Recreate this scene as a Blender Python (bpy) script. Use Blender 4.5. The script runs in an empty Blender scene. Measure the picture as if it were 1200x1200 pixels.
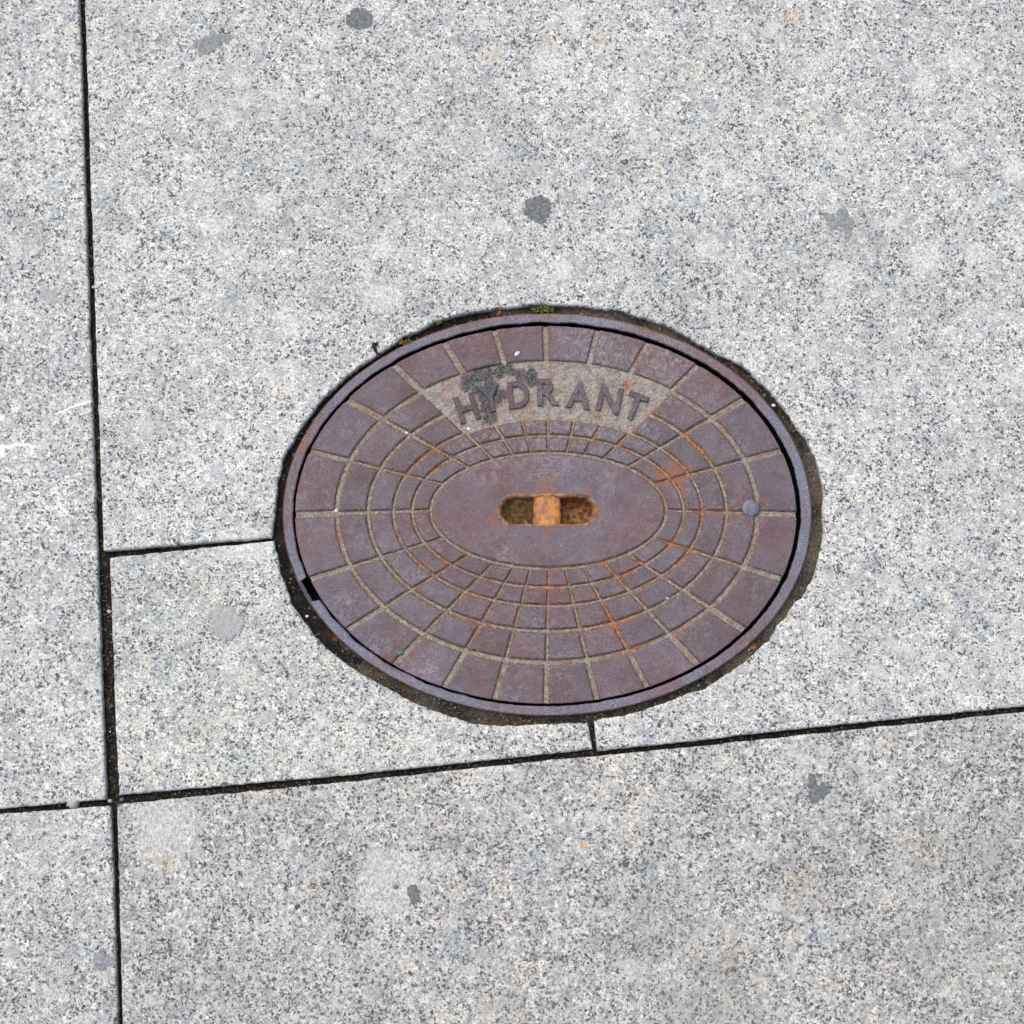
import bpy, bmesh, math, random
from mathutils import Vector, noise, geometry
R = math.radians
random.seed(7)
sc = bpy.context.scene
COL = sc.collection

# ------------------------------------------------------------------ camera
FPX, TILT = 2200.0, R(9.0)           # focal length in photo pixels, lean away from straight down
DIST = FPX * 0.38 / 588.0            # lid is about 0.38 m long
cam_d = bpy.data.cameras.new('camera')
cam = bpy.data.objects.new('camera', cam_d)
COL.objects.link(cam)
cam.location = (0, -DIST * math.sin(TILT), DIST * math.cos(TILT))
cam.rotation_euler = (TILT, 0, 0)
cam_d.sensor_width = 36
cam_d.lens = FPX / 1200 * 36
cam_d.clip_start, cam_d.clip_end = 0.05, 2000
sc.camera = cam
sc.render.resolution_x = sc.render.resolution_y = 1024

# ------------------------------------------------------------------ light
SUN_EL, SUN_AZ = R(60), R(318)       # weak, broad, from the upper left
w = bpy.data.worlds.new('World')
sc.world = w
w.use_nodes = True
nt = w.node_tree
bg = nt.nodes['Background']
sky = nt.nodes.new('ShaderNodeTexSky')
sky.sky_type = 'NISHITA'
sky.sun_disc = False
sky.sun_elevation = SUN_EL
sky.sun_rotation = SUN_AZ
sky.dust_density = 4.0
sky.air_density = 1.0
sky.ozone_density = 1.0
nt.links.new(sky.outputs[0], bg.inputs[0])
bg.inputs[1].default_value = 0.13
sd = bpy.data.lights.new('sun', 'SUN')
sd.energy = 1.2
sd.angle = R(60)
sd.color = (1.0, 0.95, 0.88)
sun = bpy.data.objects.new('sun', sd)
COL.objects.link(sun)
d = Vector((math.sin(SUN_AZ) * math.cos(SUN_EL), math.cos(SUN_AZ) * math.cos(SUN_EL), math.sin(SUN_EL)))
sun.rotation_euler = d.to_track_quat('Z', 'Y').to_euler()
sun.location = d * 6
sc.view_settings.view_transform = 'Standard'
sc.view_settings.look = 'None'
sc.view_settings.gamma = 1
sc.view_settings.use_curve_mapping = False
sc.view_settings.exposure = 0.34

# ------------------------------------------------------------------ helpers
CT, ST = math.cos(TILT), math.sin(TILT)
def G(u, v, z=0.0):
    """photo pixel -> point on the ground plane at height z"""
    x, y = (u - 600) / FPX, -(v - 600) / FPX
    dy, dz = y * CT + ST, y * ST - CT
    s = (z - cam.location.z) / dz
    return Vector((x * s, cam.location.y + dy * s, z))
PX = 0.38 / 588.0                    # metres per photo pixel

def srgb(r, g, b):
    f = lambda c: (c / 255 / 12.92) if c <= 10 else ((c / 255 + 0.055) / 1.055) ** 2.4
    return (f(r), f(g), f(b), 1)

def mesh(name, verts, faces, mat, parent=None, smooth=False):
    me = bpy.data.meshes.new(name)
    me.from_pydata([tuple(v) for v in verts], [], faces)
    me.update()
    if mat: me.materials.append(mat)
    if smooth: me.polygons.foreach_set('use_smooth', [True] * len(me.polygons))
    o = bpy.data.objects.new(name, me)
    COL.objects.link(o)
    if parent: o.parent = parent
    return o

def tag(o, label=None, cat=None, group=None, kind=None):
    if label: o['label'] = label
    if cat: o['category'] = cat
    if group: o['group'] = group
    if kind: o['kind'] = kind
    return o

def loops_faces(nl, n, base=0, closed=True):
    f = []
    for l in range(nl - 1):
        for i in range(n if closed else n - 1):
            a, b = base + l * n + i, base + l * n + (i + 1) % n
            f.append((a, b, b + n, a + n))
    return f

def area2(p):
    return sum(p[i][0] * p[(i + 1) % len(p)][1] - p[(i + 1) % len(p)][0] * p[i][1] for i in range(len(p)))

def inset(p, dd):
    """move a counter-clockwise outline inwards by dd"""
    n, out = len(p), []
    for i in range(n):
        a, b, c = p[i - 1], p[i], p[(i + 1) % n]
        e1 = Vector((b[0] - a[0], b[1] - a[1])); e2 = Vector((c[0] - b[0], c[1] - b[1]))
        if e1.length < 1e-9: e1 = e2
        if e2.length < 1e-9: e2 = e1
        e1.normalize(); e2.normalize()
        n1, n2 = Vector((-e1.y, e1.x)), Vector((-e2.y, e2.x))
        m = n1 + n2
        if m.length < 1e-6: m = n1
        m.normalize()
        k = min(1.0 / max(m.dot(n1), 0.45), 1.8)
        out.append(Vector((b[0] + m.x * dd * k, b[1] + m.y * dd * k)))
    return out

def densify(p, step, closed=True):
    out = []
    n = len(p)
    for i in range(n if closed else n - 1):
        a, b = Vector(p[i][:2]), Vector(p[(i + 1) % n][:2])
        k = max(1, int(round((b - a).length / step)))
        for j in range(k):
            out.append(a.lerp(b, j / k))
    if not closed: out.append(Vector(p[-1][:2]))
    return out

def nz(x, y, s, seed=0.0):
    return noise.noise(Vector((x * s, y * s, seed)))

def rough(p, amp, s, seed):
    return [Vector((q.x + amp * nz(q.x, q.y, s, seed), q.y + amp * nz(q.x, q.y, s, seed + 31.7))) for q in p]

# ------------------------------------------------------------------ node helpers
class Mat:
    def __init__(self, name):
        self.m = bpy.data.materials.new(name)
        self.m.use_nodes = True
        self.t = self.m.node_tree
        self.b = self.t.nodes['Principled BSDF']
        g = self.t.nodes.new('ShaderNodeNewGeometry')
        self.pos = g.outputs['Position']
        self.geo = g
    def n(self, kind): return self.t.nodes.new(kind)
    def set(self, sock, val):
        if isinstance(val, bpy.types.NodeSocket): self.t.links.new(val, sock)
        elif val is not None: sock.default_value = val
    def math(self, op, a, b=None, c=None, clamp=False):
        k = self.n('ShaderNodeMath'); k.operation = op; k.use_clamp = clamp
        for i, v in enumerate((a, b, c)): self.set(k.inputs[i], v)
        return k.outputs[0]
    def vmath(self, op, a, b=None):
        k = self.n('ShaderNodeVectorMath'); k.operation = op
        self.set(k.inputs[0], a); self.set(k.inputs[1], b)
        return k.outputs['Value'] if op in ('DISTANCE', 'LENGTH') else k.outputs[0]
    def noise(self, scale, detail=3, rough=0.5, vec=None, off=0.0, col=False, dist=0.0):
        k = self.n('ShaderNodeTexNoise')
        v = vec if vec is not None else self.pos
        if off: v = self.vmath('ADD', v, (off, off * 0.7, off * 1.3))
        self.set(k.inputs['Vector'], v)
        k.inputs['Scale'].default_value = scale
        k.inputs['Detail'].default_value = detail
        k.inputs['Roughness'].default_value = rough
        k.inputs['Distortion'].default_value = dist
        return k.outputs['Color' if col else 'Fac']
    def voro(self, scale, vec=None, off=0.0, feature='F1', rnd=1.0):
        k = self.n('ShaderNodeTexVoronoi'); k.feature = feature
        v = vec if vec is not None else self.pos
        if off: v = self.vmath('ADD', v, (off, off * 0.7, off * 1.3))
        self.set(k.inputs['Vector'], v)
        k.inputs['Scale'].default_value = scale
        k.inputs['Randomness'].default_value = rnd
        return k
    def ramp(self, fac, stops, interp='LINEAR'):
        k = self.n('ShaderNodeValToRGB'); cr = k.color_ramp; cr.interpolation = interp
        while len(cr.elements) < len(stops): cr.elements.new(0.5)
        for e, (p, c) in zip(cr.elements, stops):
            e.position = p
            e.color = c if not isinstance(c, (int, float)) else (c, c, c, 1)
        self.set(k.inputs[0], fac)
        return k.outputs[0]
    def step(self, x, lo, hi):
        k = self.n('ShaderNodeMapRange'); k.interpolation_type = 'SMOOTHSTEP'
        self.set(k.inputs[0], x)
        self.set(k.inputs[1], lo); self.set(k.inputs[2], hi)
        return k.outputs[0]
    def mix(self, fac, a, b, mode='MIX'):
        k = self.n('ShaderNodeMix'); k.data_type = 'RGBA'; k.blend_type = mode
        self.set(k.inputs[0], fac); self.set(k.inputs[6], a); self.set(k.inputs[7], b)
        return k.outputs[2]
    def bump(self, h, dist, strength=1.0, nrm=None):
        k = self.n('ShaderNodeBump')
        self.set(k.inputs['Height'], h)
        k.inputs['Distance'].default_value = dist
        k.inputs['Strength'].default_value = strength
        if nrm: self.set(k.inputs['Normal'], nrm)
        return k.outputs[0]
    def flatpos(self): return self.vmath('MULTIPLY', self.pos, (1, 1, 0))
    def blobs(self, lst, nscale=120, namp=0.8, lo=0.25, hi=0.55, off=3.0, detail=4):
        """mask of marks: (photo x, photo y, radius in photo pixels[, strength])"""
        P = self.flatpos(); acc = None
        for e in lst:
            c = G(e[0], e[1]); r = e[2] * PX; s = e[3] if len(e) > 3 else 1.0
            dd = self.vmath('DISTANCE', P, tuple(c))
            v = self.math('MULTIPLY_ADD', dd, -s / r, s)
            acc = v if acc is None else self.math('MAXIMUM', acc, v)
        nn = self.math('MULTIPLY_ADD', self.noise(nscale, detail, 0.6, off=off), namp, -namp * 0.5)
        return self.step(self.math('ADD', acc, nn), lo, hi)
    def out(self, color, roughness, normal=None, spec=None, metal=None):
        self.set(self.b.inputs['Base Color'], color)
        self.set(self.b.inputs['Roughness'], roughness)
        if normal is not None: self.set(self.b.inputs['Normal'], normal)
        if spec is not None: self.set(self.b.inputs['Specular IOR Level'], spec)
        if metal is not None: self.set(self.b.inputs['Metallic'], metal)
        return self.m

WHITE = [(455, 1035, 62), (195, 968, 66), (1082, 300, 32), (982, 326, 30), (858, 208, 20, 1.1), (445, 292, 22), (450, 348, 46, .8),
         (432, 318, 14), (1122, 68, 22), (1190, 200, 26), (1122, 190, 24, .8), (1143, 297, 22), (300, 640, 34), (340, 380, 40, .7),
         (268, 640, 30), (310, 240, 34, .7), (575, 180, 36, .7), (642, 72, 40, .7), (655, 315, 26, .8), (740, 248, 18), (150, 285, 22, .8),
         (875, 45, 12), (1020, 925, 40, .6), (830, 290, 24, .8), (670, 18, 18), (1080, 95, 20, .6), (105, 800, 26, .6), (60, 980, 30, .6), (270, 140, 22, .8), (245, 265, 26, .8)]
BLUE = [(1025, 740, 17), (785, 205, 24, .7), (65, 212, 34, .8), (812, 235, 40, .7), (970, 190, 24, .7), (620, 1010, 40, .7),
        (760, 1020, 20), (530, 1110, 24), (350, 1020, 24, .8), (960, 1090, 40, .7), (430, 160, 22, .7), (1070, 1010, 14), (605, 12, 14), (155, 665, 40, .6), (340, 760, 26, .6)]
BROWN = [(700, 45, 24), (640, 52, 16), (580, 62, 24), (930, 20, 24), (940, 1040, 90, .6), (1080, 990, 90, .6), (1040, 870, 24, .8), (860, 1120, 80, .6),
         (192, 1012, 22), (335, 52, 12), (1060, 168, 12), (40, 520, 30, .6), (660, 1100, 60, .5), (40, 700, 40, .5)]
GREY = [(150, 40, 60, .8), (1030, 285, 22), (280, 345, 60, .6), (240, 850, 50, .8), (1060, 270, 18, .8), (560, 120, 90, .5),
        (760, 1085, 90, .8), (1090, 1120, 140, .8), (830, 1180, 150, .8), (1180, 1000, 90, .7), (300, 1150, 120, .6), (600, 1190, 110, .7), (1100, 420, 80, .5), (240, 690, 60, .5)]
def stroke(pts, r, step=2.0):
    return [(p.x, p.y, r) for p in densify([Vector(q) for q in pts], step, False)]
PAINT = stroke([(-4, 524), (10, 524), (18, 521), (34, 521.5), (38, 525), (37, 531)], 3.3, 2.2) + [(1, 526, 8), (3, 533, 5)] + \
        stroke([(66, 485), (84, 477), (106, 470)], 2.2, 2.4) + [(2, 489, 7)]
def granite(name, box=None, tint=(1, 1, 1, 1), darkness=0.0):
    """box = photo rectangle of the slab; only the marks that lie on it are built"""
    M = Mat(name)
    pick = lambda l: [q for q in l if box and box[0] <= q[0] <= box[2] and box[1] <= q[1] <= box[3]]
    oi = M.n('ShaderNodeObjectInfo')
    P = M.vmath('ADD', M.pos, M.math('MULTIPLY', oi.outputs['Random'], 37.0))
    wob = M.vmath('SUBTRACT', M.noise(520, 2, 0.5, vec=P, col=True), (0.5, 0.5, 0.5))
    Pd = M.vmath('ADD', P, M.vmath('MULTIPLY', wob, (0.0040, 0.0040, 0.0040)))
    # pale matrix: tone per grain plus a fine crystalline speckle
    v1 = M.voro(330, Pd)
    s1 = M.n('ShaderNodeSeparateColor'); M.set(s1.inputs[0], v1.outputs['Color'])
    grain = M.ramp(s1.outputs[0], [(0.0, srgb(172, 174, 176)), (0.18, srgb(188, 188, 188)), (0.38, srgb(200, 197, 193)),
                                   (0.58, srgb(206, 203, 199)), (0.76, srgb(214, 212, 209)), (0.88, srgb(212, 208, 200)),
                                   (0.95, srgb(226, 225, 223))], 'CONSTANT')
    fine = M.noise(640, 3, 0.7, vec=P, off=5)
    grain = M.mix(1.0, grain, M.ramp(fine, [(0.30, 0.26), (0.42, 0.74), (0.52, 1.08), (0.62, 1.30), (0.74, 1.55)]), 'MULTIPLY')
    # grey quartz areas
    q = M.noise(150, 4, 0.6, vec=Pd, off=9)
    grain = M.mix(M.math('MULTIPLY', M.step(q, 0.50, 0.66), 0.55), grain, M.mix(fine, srgb(112, 118, 122), srgb(192, 196, 198)))
    # dark mica, in chains and clusters
    clus = M.noise(42, 3, 0.6, vec=P, off=2)
    m1 = M.noise(430, 3, 0.6, vec=P, off=14, dist=0.6)
    th = M.math('MULTIPLY_ADD', clus, -0.22, 0.702 - darkness)
    mica = M.step(m1, th, M.math('ADD', th, 0.06))
    v2 = M.voro(620, Pd, off=4)
    s2 = M.n('ShaderNodeSeparateColor'); M.set(s2.inputs[0], v2.outputs['Color'])
    th2 = M.math('MULTIPLY_ADD', clus, -0.42, 1.10 - darkness)
    mica2 = M.step(s2.outputs[1], th2, M.math('ADD', th2, 0.02))
    mm = M.math('MAXIMUM', M.math('MULTIPLY', mica, 0.90), M.math('MULTIPLY', mica2, 0.90))
    dark = M.mix(s2.outputs[0], srgb(26, 33, 42), srgb(84, 94, 104))
    colr = M.mix(mm, grain, dark)
    # scattered larger crystals, some milky, some smoky
    v3 = M.voro(75, M.vmath('ADD', P, M.vmath('MULTIPLY', M.vmath('SUBTRACT', M.noise(110, 3, 0.6, vec=P, col=True, off=3), (0.5, 0.5, 0.5)), (0.016, 0.016, 0.016))), off=8)
    s3 = M.n('ShaderNodeSeparateColor'); M.set(s3.inputs[0], v3.outputs['Color'])
    soft = M.step(v3.outputs['Distance'], 0.62, 0.25)
    colr = M.mix(M.math('MULTIPLY', M.math('MULTIPLY', soft, M.step(s3.outputs[0], 0.84, 0.92)), 0.5), colr, M.mix(fine, srgb(178, 180, 181), srgb(240, 239, 237)))
    colr = M.mix(M.math('MULTIPLY', M.math('MULTIPLY', soft, M.step(s3.outputs[1], 0.86, 0.94)), 0.42), colr, M.mix(fine, srgb(92, 100, 108), srgb(182, 186, 188)))
    # broad tone: cool and warm clouds, paler and greyer areas
    big = M.noise(11, 4, 0.6, vec=P, off=21)
    colr = M.mix(0.6, colr, M.ramp(big, [(0.3, (0.72, 0.74, 0.75, 1)), (0.5, (0.97, 0.97, 0.97, 1)), (0.7, (1.14, 1.13, 1.11, 1))]), 'MULTIPLY')
    wc = M.noise(48, 4, 0.6, vec=P, off=33)
    colr = M.mix(0.6, colr, M.ramp(wc, [(0.32, (0.90, 0.97, 1.0, 1)), (0.5, (1, 1, 1, 1)), (0.68, (1.035, 1.005, 0.955, 1))]), 'MULTIPLY')
    for lst, ns, na, lo, hi, off, amt, tone in ((WHITE, 230, .9, .22, .6, 3, .68, None), (BLUE, 240, 1.1, .25, .75, 8, .20, srgb(140, 168, 188)),
                                               (BROWN, 150, 1.0, .3, .8, 15, .26, srgb(196, 168, 128)), (GREY, 60, .8, .1, .9, 27, .34, srgb(142, 142, 139)),
                                               (PAINT, 500, 1.1, .2, .5, 6, .8, srgb(238, 240, 244))):
        l = pick(lst)
        if not l: continue
        if tone is None:
            ang = M.n('ShaderNodeMapping'); ang.inputs['Rotation'].default_value = (0, 0, 0.5)
            ang.inputs['Scale'].default_value = (1, 0.55, 1); M.set(ang.inputs[0], M.pos)
            tone = M.ramp(M.noise(620, 3, 0.65, vec=ang.outputs[0]), [(0.36, srgb(160, 162, 164)), (0.46, srgb(212, 211, 210)), (0.6, srgb(244, 243, 241))])
            tone = M.mix(0.72, colr, tone)
        colr = M.mix(M.math('MULTIPLY', M.blobs(l, nscale=ns, namp=na, lo=lo, hi=hi, off=off), amt), colr, tone)
    colr = M.mix(1.0, colr, tuple(a * b for a, b in zip(tint, (1.0, 1.010, 0.970, 1))), 'MULTIPLY')
    nrm = M.bump(fine, 0.0004, 0.6)
    return M.out(colr, M.ramp(fine, [(0.3, 0.8), (0.7, 0.55)]), nrm, 0.35)

def soil(name, base, grit, lightblobs=None, s=900):
    M = Mat(name)
    a = M.noise(s * .8, 5, 0.75)
    a2 = M.noise(130, 4, 0.65, off=7)
    v = M.voro(s * 0.8)
    sp = M.n('ShaderNodeSeparateColor'); M.set(sp.inputs[0], v.outputs['Color'])
    c = M.mix(M.step(a, .3, .75), tuple(x * .6 for x in base[:3]) + (1,), tuple(x * 3.0 for x in base[:3]) + (1,))
    c = M.mix(M.math('MULTIPLY', M.step(a2, .48, .68), .5), c, grit)
    if lightblobs:
        lm = M.blobs(lightblobs, nscale=160, namp=1.0, lo=0.1, hi=0.8)
        c = M.mix(M.math('MULTIPLY', lm, 0.8), c, M.mix(M.step(a, .3, .7), srgb(62, 58, 50), srgb(134, 128, 114)))
    c = M.mix(M.math('MULTIPLY', M.step(sp.outputs[0], 0.75, 0.95), .7), c, grit)
    c = M.mix(M.math('MULTIPLY', M.step(sp.outputs[1], 0.95, 1.0), .8), c, srgb(150, 144, 132))
    rr = M.noise(90, 3, 0.6, off=12)
    c = M.mix(M.math('MULTIPLY', M.step(rr, 0.62, 0.72), 0.55), c, srgb(110, 62, 36))
    return M.out(c, 0.92, M.bump(a, 0.002, 0.9), 0.2)

STREAK = [q for pts in ([(790, 556), (768, 546)], [(790, 556), (808, 548)], [(790, 556), (800, 574)], [(792, 555), (772, 559)], [(790, 556), (786, 542)],
                        [(706, 659), (740, 689)], [(716, 712), (750, 768)], [(709, 673), (753, 661)], [(781, 665), (810, 644)], [(496, 663), (508, 670)],
                        [(510, 527), (536, 545)], [(806, 512), (824, 530)], [(488, 548), (512, 530)]) for q in stroke(pts, 9, 7)]
RUST = [(788, 556, 24, 1.35), (797, 562, 14, 1.2), (775, 552, 13, 1.1), (733, 668, 14, .8), (352, 520, 22, .8), (420, 455, 24, .6),
        (575, 607, 16, .8), (690, 630, 12, .7), (545, 700, 12, .8), (738, 602, 16, .5), (642, 572, 26, .9), (600, 578, 14, .8), (690, 577, 16, .8),
        (588, 616, 14, .8), (640, 621, 16, .7), (704, 600, 12, .8), (578, 596, 12, .9)] + [q for q in STREAK if q[0] > 760 and q[1] < 580]
GROOVE_RUST = [(788, 556, 40, 1.1), (735, 672, 50, 1.0), (790, 640, 40, .9), (720, 735, 60, .9), (505, 540, 40, .9), (500, 660, 40, .9), (560, 715, 60, .7), (650, 690, 60, .7),
               (820, 530, 50, .8), (740, 520, 40, .7), (820, 600, 50, .6), (640, 428, 60, .45), (735, 450, 14, .9), (820, 745, 50, .7), (690, 505, 60, .5)] + STREAK
TAR = [(548, 446, 15), (560, 441, 15), (572, 437, 15), (585, 435, 14), (597, 434, 12), (610, 438, 11), (621, 438, 13), (623, 446, 10), (573, 452, 17), (570, 465, 15),
       (571, 478, 14), (572, 489, 12), (588, 462, 11), (584, 468, 9), (560, 456, 12)]

def iron(name, dust_glint=0.35, marks=True, base=(97, 79, 79), rustamt=1.0):
    M = Mat(name)
    oi = M.n('ShaderNodeObjectInfo')
    a = M.noise(24, 5, 0.65)
    b = M.noise(300, 4, 0.65)
    f = M.noise(1100, 3, 0.7)
    wide = M.noise(7, 2, 0.5, off=31)
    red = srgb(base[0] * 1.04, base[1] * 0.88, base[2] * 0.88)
    lav = srgb(base[0] * 1.04, base[1] * 1.16, base[2] * 1.26)  # lavender of the sky's reflection, mottled into the base colour
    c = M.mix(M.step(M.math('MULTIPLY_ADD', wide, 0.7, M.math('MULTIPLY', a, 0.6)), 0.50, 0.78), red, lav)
    c = M.mix(0.8, c, M.ramp(M.noise(60, 4, 0.7, off=23), [(0.3, 0.72), (0.5, 1.0), (0.7, 1.22)]), 'MULTIPLY')
    c = M.mix(M.math('MULTIPLY', M.step(b, 0.40, 0.75), 0.30), c, srgb(118, 94, 88))
    c = M.mix(1.0, c, M.ramp(oi.outputs['Random'], [(0, (0.84, 0.84, 0.84, 1)), (1, (1.12, 1.1, 1.1, 1))]), 'MULTIPLY')
    c = M.mix(0.75, c, M.ramp(f, [(0.3, 0.35), (0.47, 0.90), (0.58, 1.35), (0.70, 2.7)]), 'MULTIPLY')
    # pale dust and worn scuffing, with whitish glints painted into the colour
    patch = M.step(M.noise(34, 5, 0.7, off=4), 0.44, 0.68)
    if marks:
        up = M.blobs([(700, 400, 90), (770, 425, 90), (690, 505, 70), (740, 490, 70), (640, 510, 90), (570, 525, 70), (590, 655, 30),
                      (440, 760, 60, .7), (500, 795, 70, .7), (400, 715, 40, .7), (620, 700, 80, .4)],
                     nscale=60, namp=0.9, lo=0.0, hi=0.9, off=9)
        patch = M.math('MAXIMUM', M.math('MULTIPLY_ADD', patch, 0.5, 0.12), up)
    ds = M.math('MULTIPLY', M.math('MULTIPLY', M.step(M.math('MULTIPLY_ADD', f, 0.6, M.math('MULTIPLY', b, 0.6)), 0.52, 0.78), patch), dust_glint + 0.35)
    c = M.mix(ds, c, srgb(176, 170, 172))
    # rust
    rn = M.noise(75, 5, 0.65, off=17)
    general = M.math('MULTIPLY', M.step(rn, 0.61, 0.73), 0.45 * rustamt)
    if marks:
        rb = M.blobs(RUST, nscale=240, namp=1.5, lo=0.36, hi=0.85, off=2, detail=5)
        general = M.math('MAXIMUM', general, M.math('MULTIPLY', rb, 0.76 * rustamt))
    c = M.mix(general, c, M.mix(M.step(f, .3, .7), srgb(104, 64, 48), srgb(184, 122, 84)))
    if marks:
        tr = M.blobs([(q[0], q[1], q[2] * 1.12) for q in TAR], nscale=150, namp=1.5, lo=0.2, hi=0.6, off=11, detail=6)
        c = M.mix(M.math('MULTIPLY', tr, 0.9), c, M.mix(b, srgb(34, 40, 46), srgb(92, 98, 102)))
    h = M.math('ADD', M.math('MULTIPLY', f, 0.7), b)
    rg = M.math('ADD', M.math('MULTIPLY_ADD', b, 0.3, 0.28), M.math('MULTIPLY', general, 0.3))
    return M.out(c, rg, M.bump(h, 0.0011, 0.9), 0.6)

def dust(name, wall=False):
    M = Mat(name)
    a = M.noise(500, 4, 0.65); b = M.noise(45, 4, 0.6, off=6); v = M.voro(1300)
    sp = M.n('ShaderNodeSeparateColor'); M.set(sp.inputs[0], v.outputs['Color'])
    c = M.mix(M.step(a, .25, .75), *((srgb(86, 66, 56), srgb(150, 120, 98)) if wall else (srgb(124, 118, 111), srgb(176, 168, 158))))
    c = M.mix(M.math('MULTIPLY', M.step(sp.outputs[0], 0.7, 0.86), .45), c, srgb(104, 88, 80))
    c = M.mix(M.math('MULTIPLY', M.step(sp.outputs[1], 0.88, 0.95), .5), c, srgb(206, 198, 186))
    c = M.mix(M.math('MULTIPLY', M.step(b, 0.50, 0.64), 0.45), c, srgb(150, 104, 76))
    if not wall:      # thicker pale dust lying in the inscription panel
        fld = M.blobs([(530, 470, 50), (575, 458, 52), (620, 452, 52), (665, 452, 52), (710, 460, 52), (752, 472, 48)], nscale=90, namp=0.5, lo=0.02, hi=0.3, off=19)
        c = M.mix(M.math('MULTIPLY', fld, 0.30), c, M.mix(M.step(a, .3, .7), srgb(158, 149, 139), srgb(204, 196, 185)))
    rb = M.blobs(GROOVE_RUST, nscale=150, namp=1.7, lo=0.30, hi=0.8, off=2)
    c = M.mix(M.math('MULTIPLY', rb, 0.75), c, M.mix(M.step(a, .3, .7), srgb(112, 70, 48), srgb(200, 136, 88)))
    tr = M.blobs([(q[0], q[1], q[2] * 1.12) for q in TAR], nscale=150, namp=1.5, lo=0.2, hi=0.6, off=11, detail=6)
    c = M.mix(M.math('MULTIPLY', tr, 0.84), c, M.mix(M.step(a, .4, .8), srgb(30, 36, 42), srgb(124, 130, 132)))
    e = M.noise(190, 3, 0.6, off=41)
    c = M.mix(M.math('MULTIPLY', M.step(e, 0.46, 0.62), 0.45), c, srgb(112, 100, 92))
    return M.out(c, 0.85, M.bump(M.math('MULTIPLY_ADD', e, 3.0, a), 0.0012, 0.9), 0.25)

def simple(name, c1, c2, rough, s=500, bump=0.0005, spec=0.3):
    M = Mat(name)
    a = M.noise(s, 4, 0.6)
    return M.out(M.mix(M.step(a, 0.3, 0.7), c1, c2), rough, M.bump(a, bump, 0.7), spec)

m_gran_a = granite('granite_narrow', (-60, -60, 125, 950))
m_gran = granite('granite', (90, -60, 1260, 640))
m_gran_low = granite('granite_warm_grey', (110, 860, 1260, 1260), tint=(0.90, 0.89, 0.88, 1), darkness=0.014)
m_gran_c = granite('granite_infill', (110, 640, 710, 910), tint=(0.985, 0.992, 0.975, 1), darkness=-0.004)
m_gran_e = granite('granite_corner', (-60, 950, 130, 1260), tint=(0.95, 0.95, 0.95, 1))
m_gran_far = granite('granite_plain')
m_joint = soil('joint_soil', srgb(22, 21, 20), srgb(64, 58, 48))
m_ring = soil('seam_soil', srgb(34, 32, 28), srgb(98, 90, 74),
              [(955, 560, 60), (952, 640, 60), (920, 720, 60), (870, 770, 40), (370, 745, 60, .6), (430, 795, 60, .6), (500, 830, 60, .5), (570, 845, 60, .5), (700, 366, 60, .8), (780, 385, 50, .7), (590, 372, 50, .7)])
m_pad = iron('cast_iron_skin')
m_frame = iron('cast_iron_frame', dust_glint=0.2, base=(108, 100, 104), rustamt=1.0)
m_let = iron('cast_iron_letter', dust_glint=0.0, base=(82, 64, 63), rustamt=0.4)
m_dust = dust('groove_dust')
m_edge = dust('groove_wall', True)
m_bar = simple('bar_rust', srgb(122, 92, 74), srgb(204, 136, 72), 0.5, 170, 0.0014)
m_pocketL = soil('pocket_dirt', srgb(66, 52, 30), srgb(128, 100, 56), s=700)
m_rustdark = simple('pocket_rust', srgb(40, 24, 8), srgb(158, 96, 24), 0.35, 330, 0.003, 0.7)
m_rim = simple('rim_rust', srgb(100, 72, 54), srgb(182, 136, 94), 0.8, 190, 0.0012)
m_bolt = simple('bolt_steel', srgb(84, 85, 96), srgb(116, 116, 127), 0.42, 260, 0.0003, 0.6)
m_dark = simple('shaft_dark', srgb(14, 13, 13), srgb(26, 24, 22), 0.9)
m_gum = simple('gum_dark', srgb(88, 93, 95), srgb(132, 136, 136), 0.75, 420, 0.0003)
m_gum_mid = simple('gum_mid', srgb(116, 122, 124), srgb(160, 163, 163), 0.8, 420, 0.0003)
m_gum_pale = simple('gum_pale', srgb(152, 155, 153), srgb(182, 183, 180), 0.8, 420, 0.0003)
m_peb = simple('pebble', srgb(170, 162, 148), srgb(206, 200, 190), 0.8)
m_moss = simple('moss', srgb(64, 80, 24), srgb(150, 158, 78), 0.9, 420)
m_twig = simple('twig', srgb(34, 28, 24), srgb(70, 58, 46), 0.85)
m_yel = simple('petal_yellow', srgb(226, 168, 44), srgb(246, 200, 84), 0.6)
m_green = simple('paint_green', srgb(20, 130, 54), srgb(50, 170, 84), 0.5)
m_white = simple('chip_white', srgb(206, 206, 206), srgb(240, 240, 238), 0.6)
m_leaf = simple('dry_leaf', srgb(120, 66, 34), srgb(168, 104, 62), 0.7)

# ------------------------------------------------------------------ outlines measured on the photo
def ell(cx, cy, a, b, t): return Vector((cx + a * math.cos(t), cy - b * math.sin(t)))   # t counter-clockwise, y down in the photo
LID = (639.7, 602.8, 294.8, 222.2)
HOLE = (640.9, 602.9, 297.2, 224.4)
RIM = (641.5, 603.2, 309.8, 235.8)
CUT = [(322, 609), (325.5, 567), (334, 532.6), (349.6, 507), (371, 476), (393.5, 453.3), (413, 436), (441.6, 416.5), (461.5, 402.3), (487, 388), (521, 372.6),
       (555, 365.5), (597.5, 361), (637, 357), (697, 360.5), (733.5, 366), (781.6, 382.5), (810, 398), (838, 413.6), (875, 433.5), (906.3, 464.6), (929, 493), (949, 524),
       (960, 549.6), (965, 581), (964.4, 597), (963, 642.3), (949, 685), (923, 719), (900.6, 750), (875, 772.6), (835.5, 801), (793, 818), (748, 833.6), (697, 845)]
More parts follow.
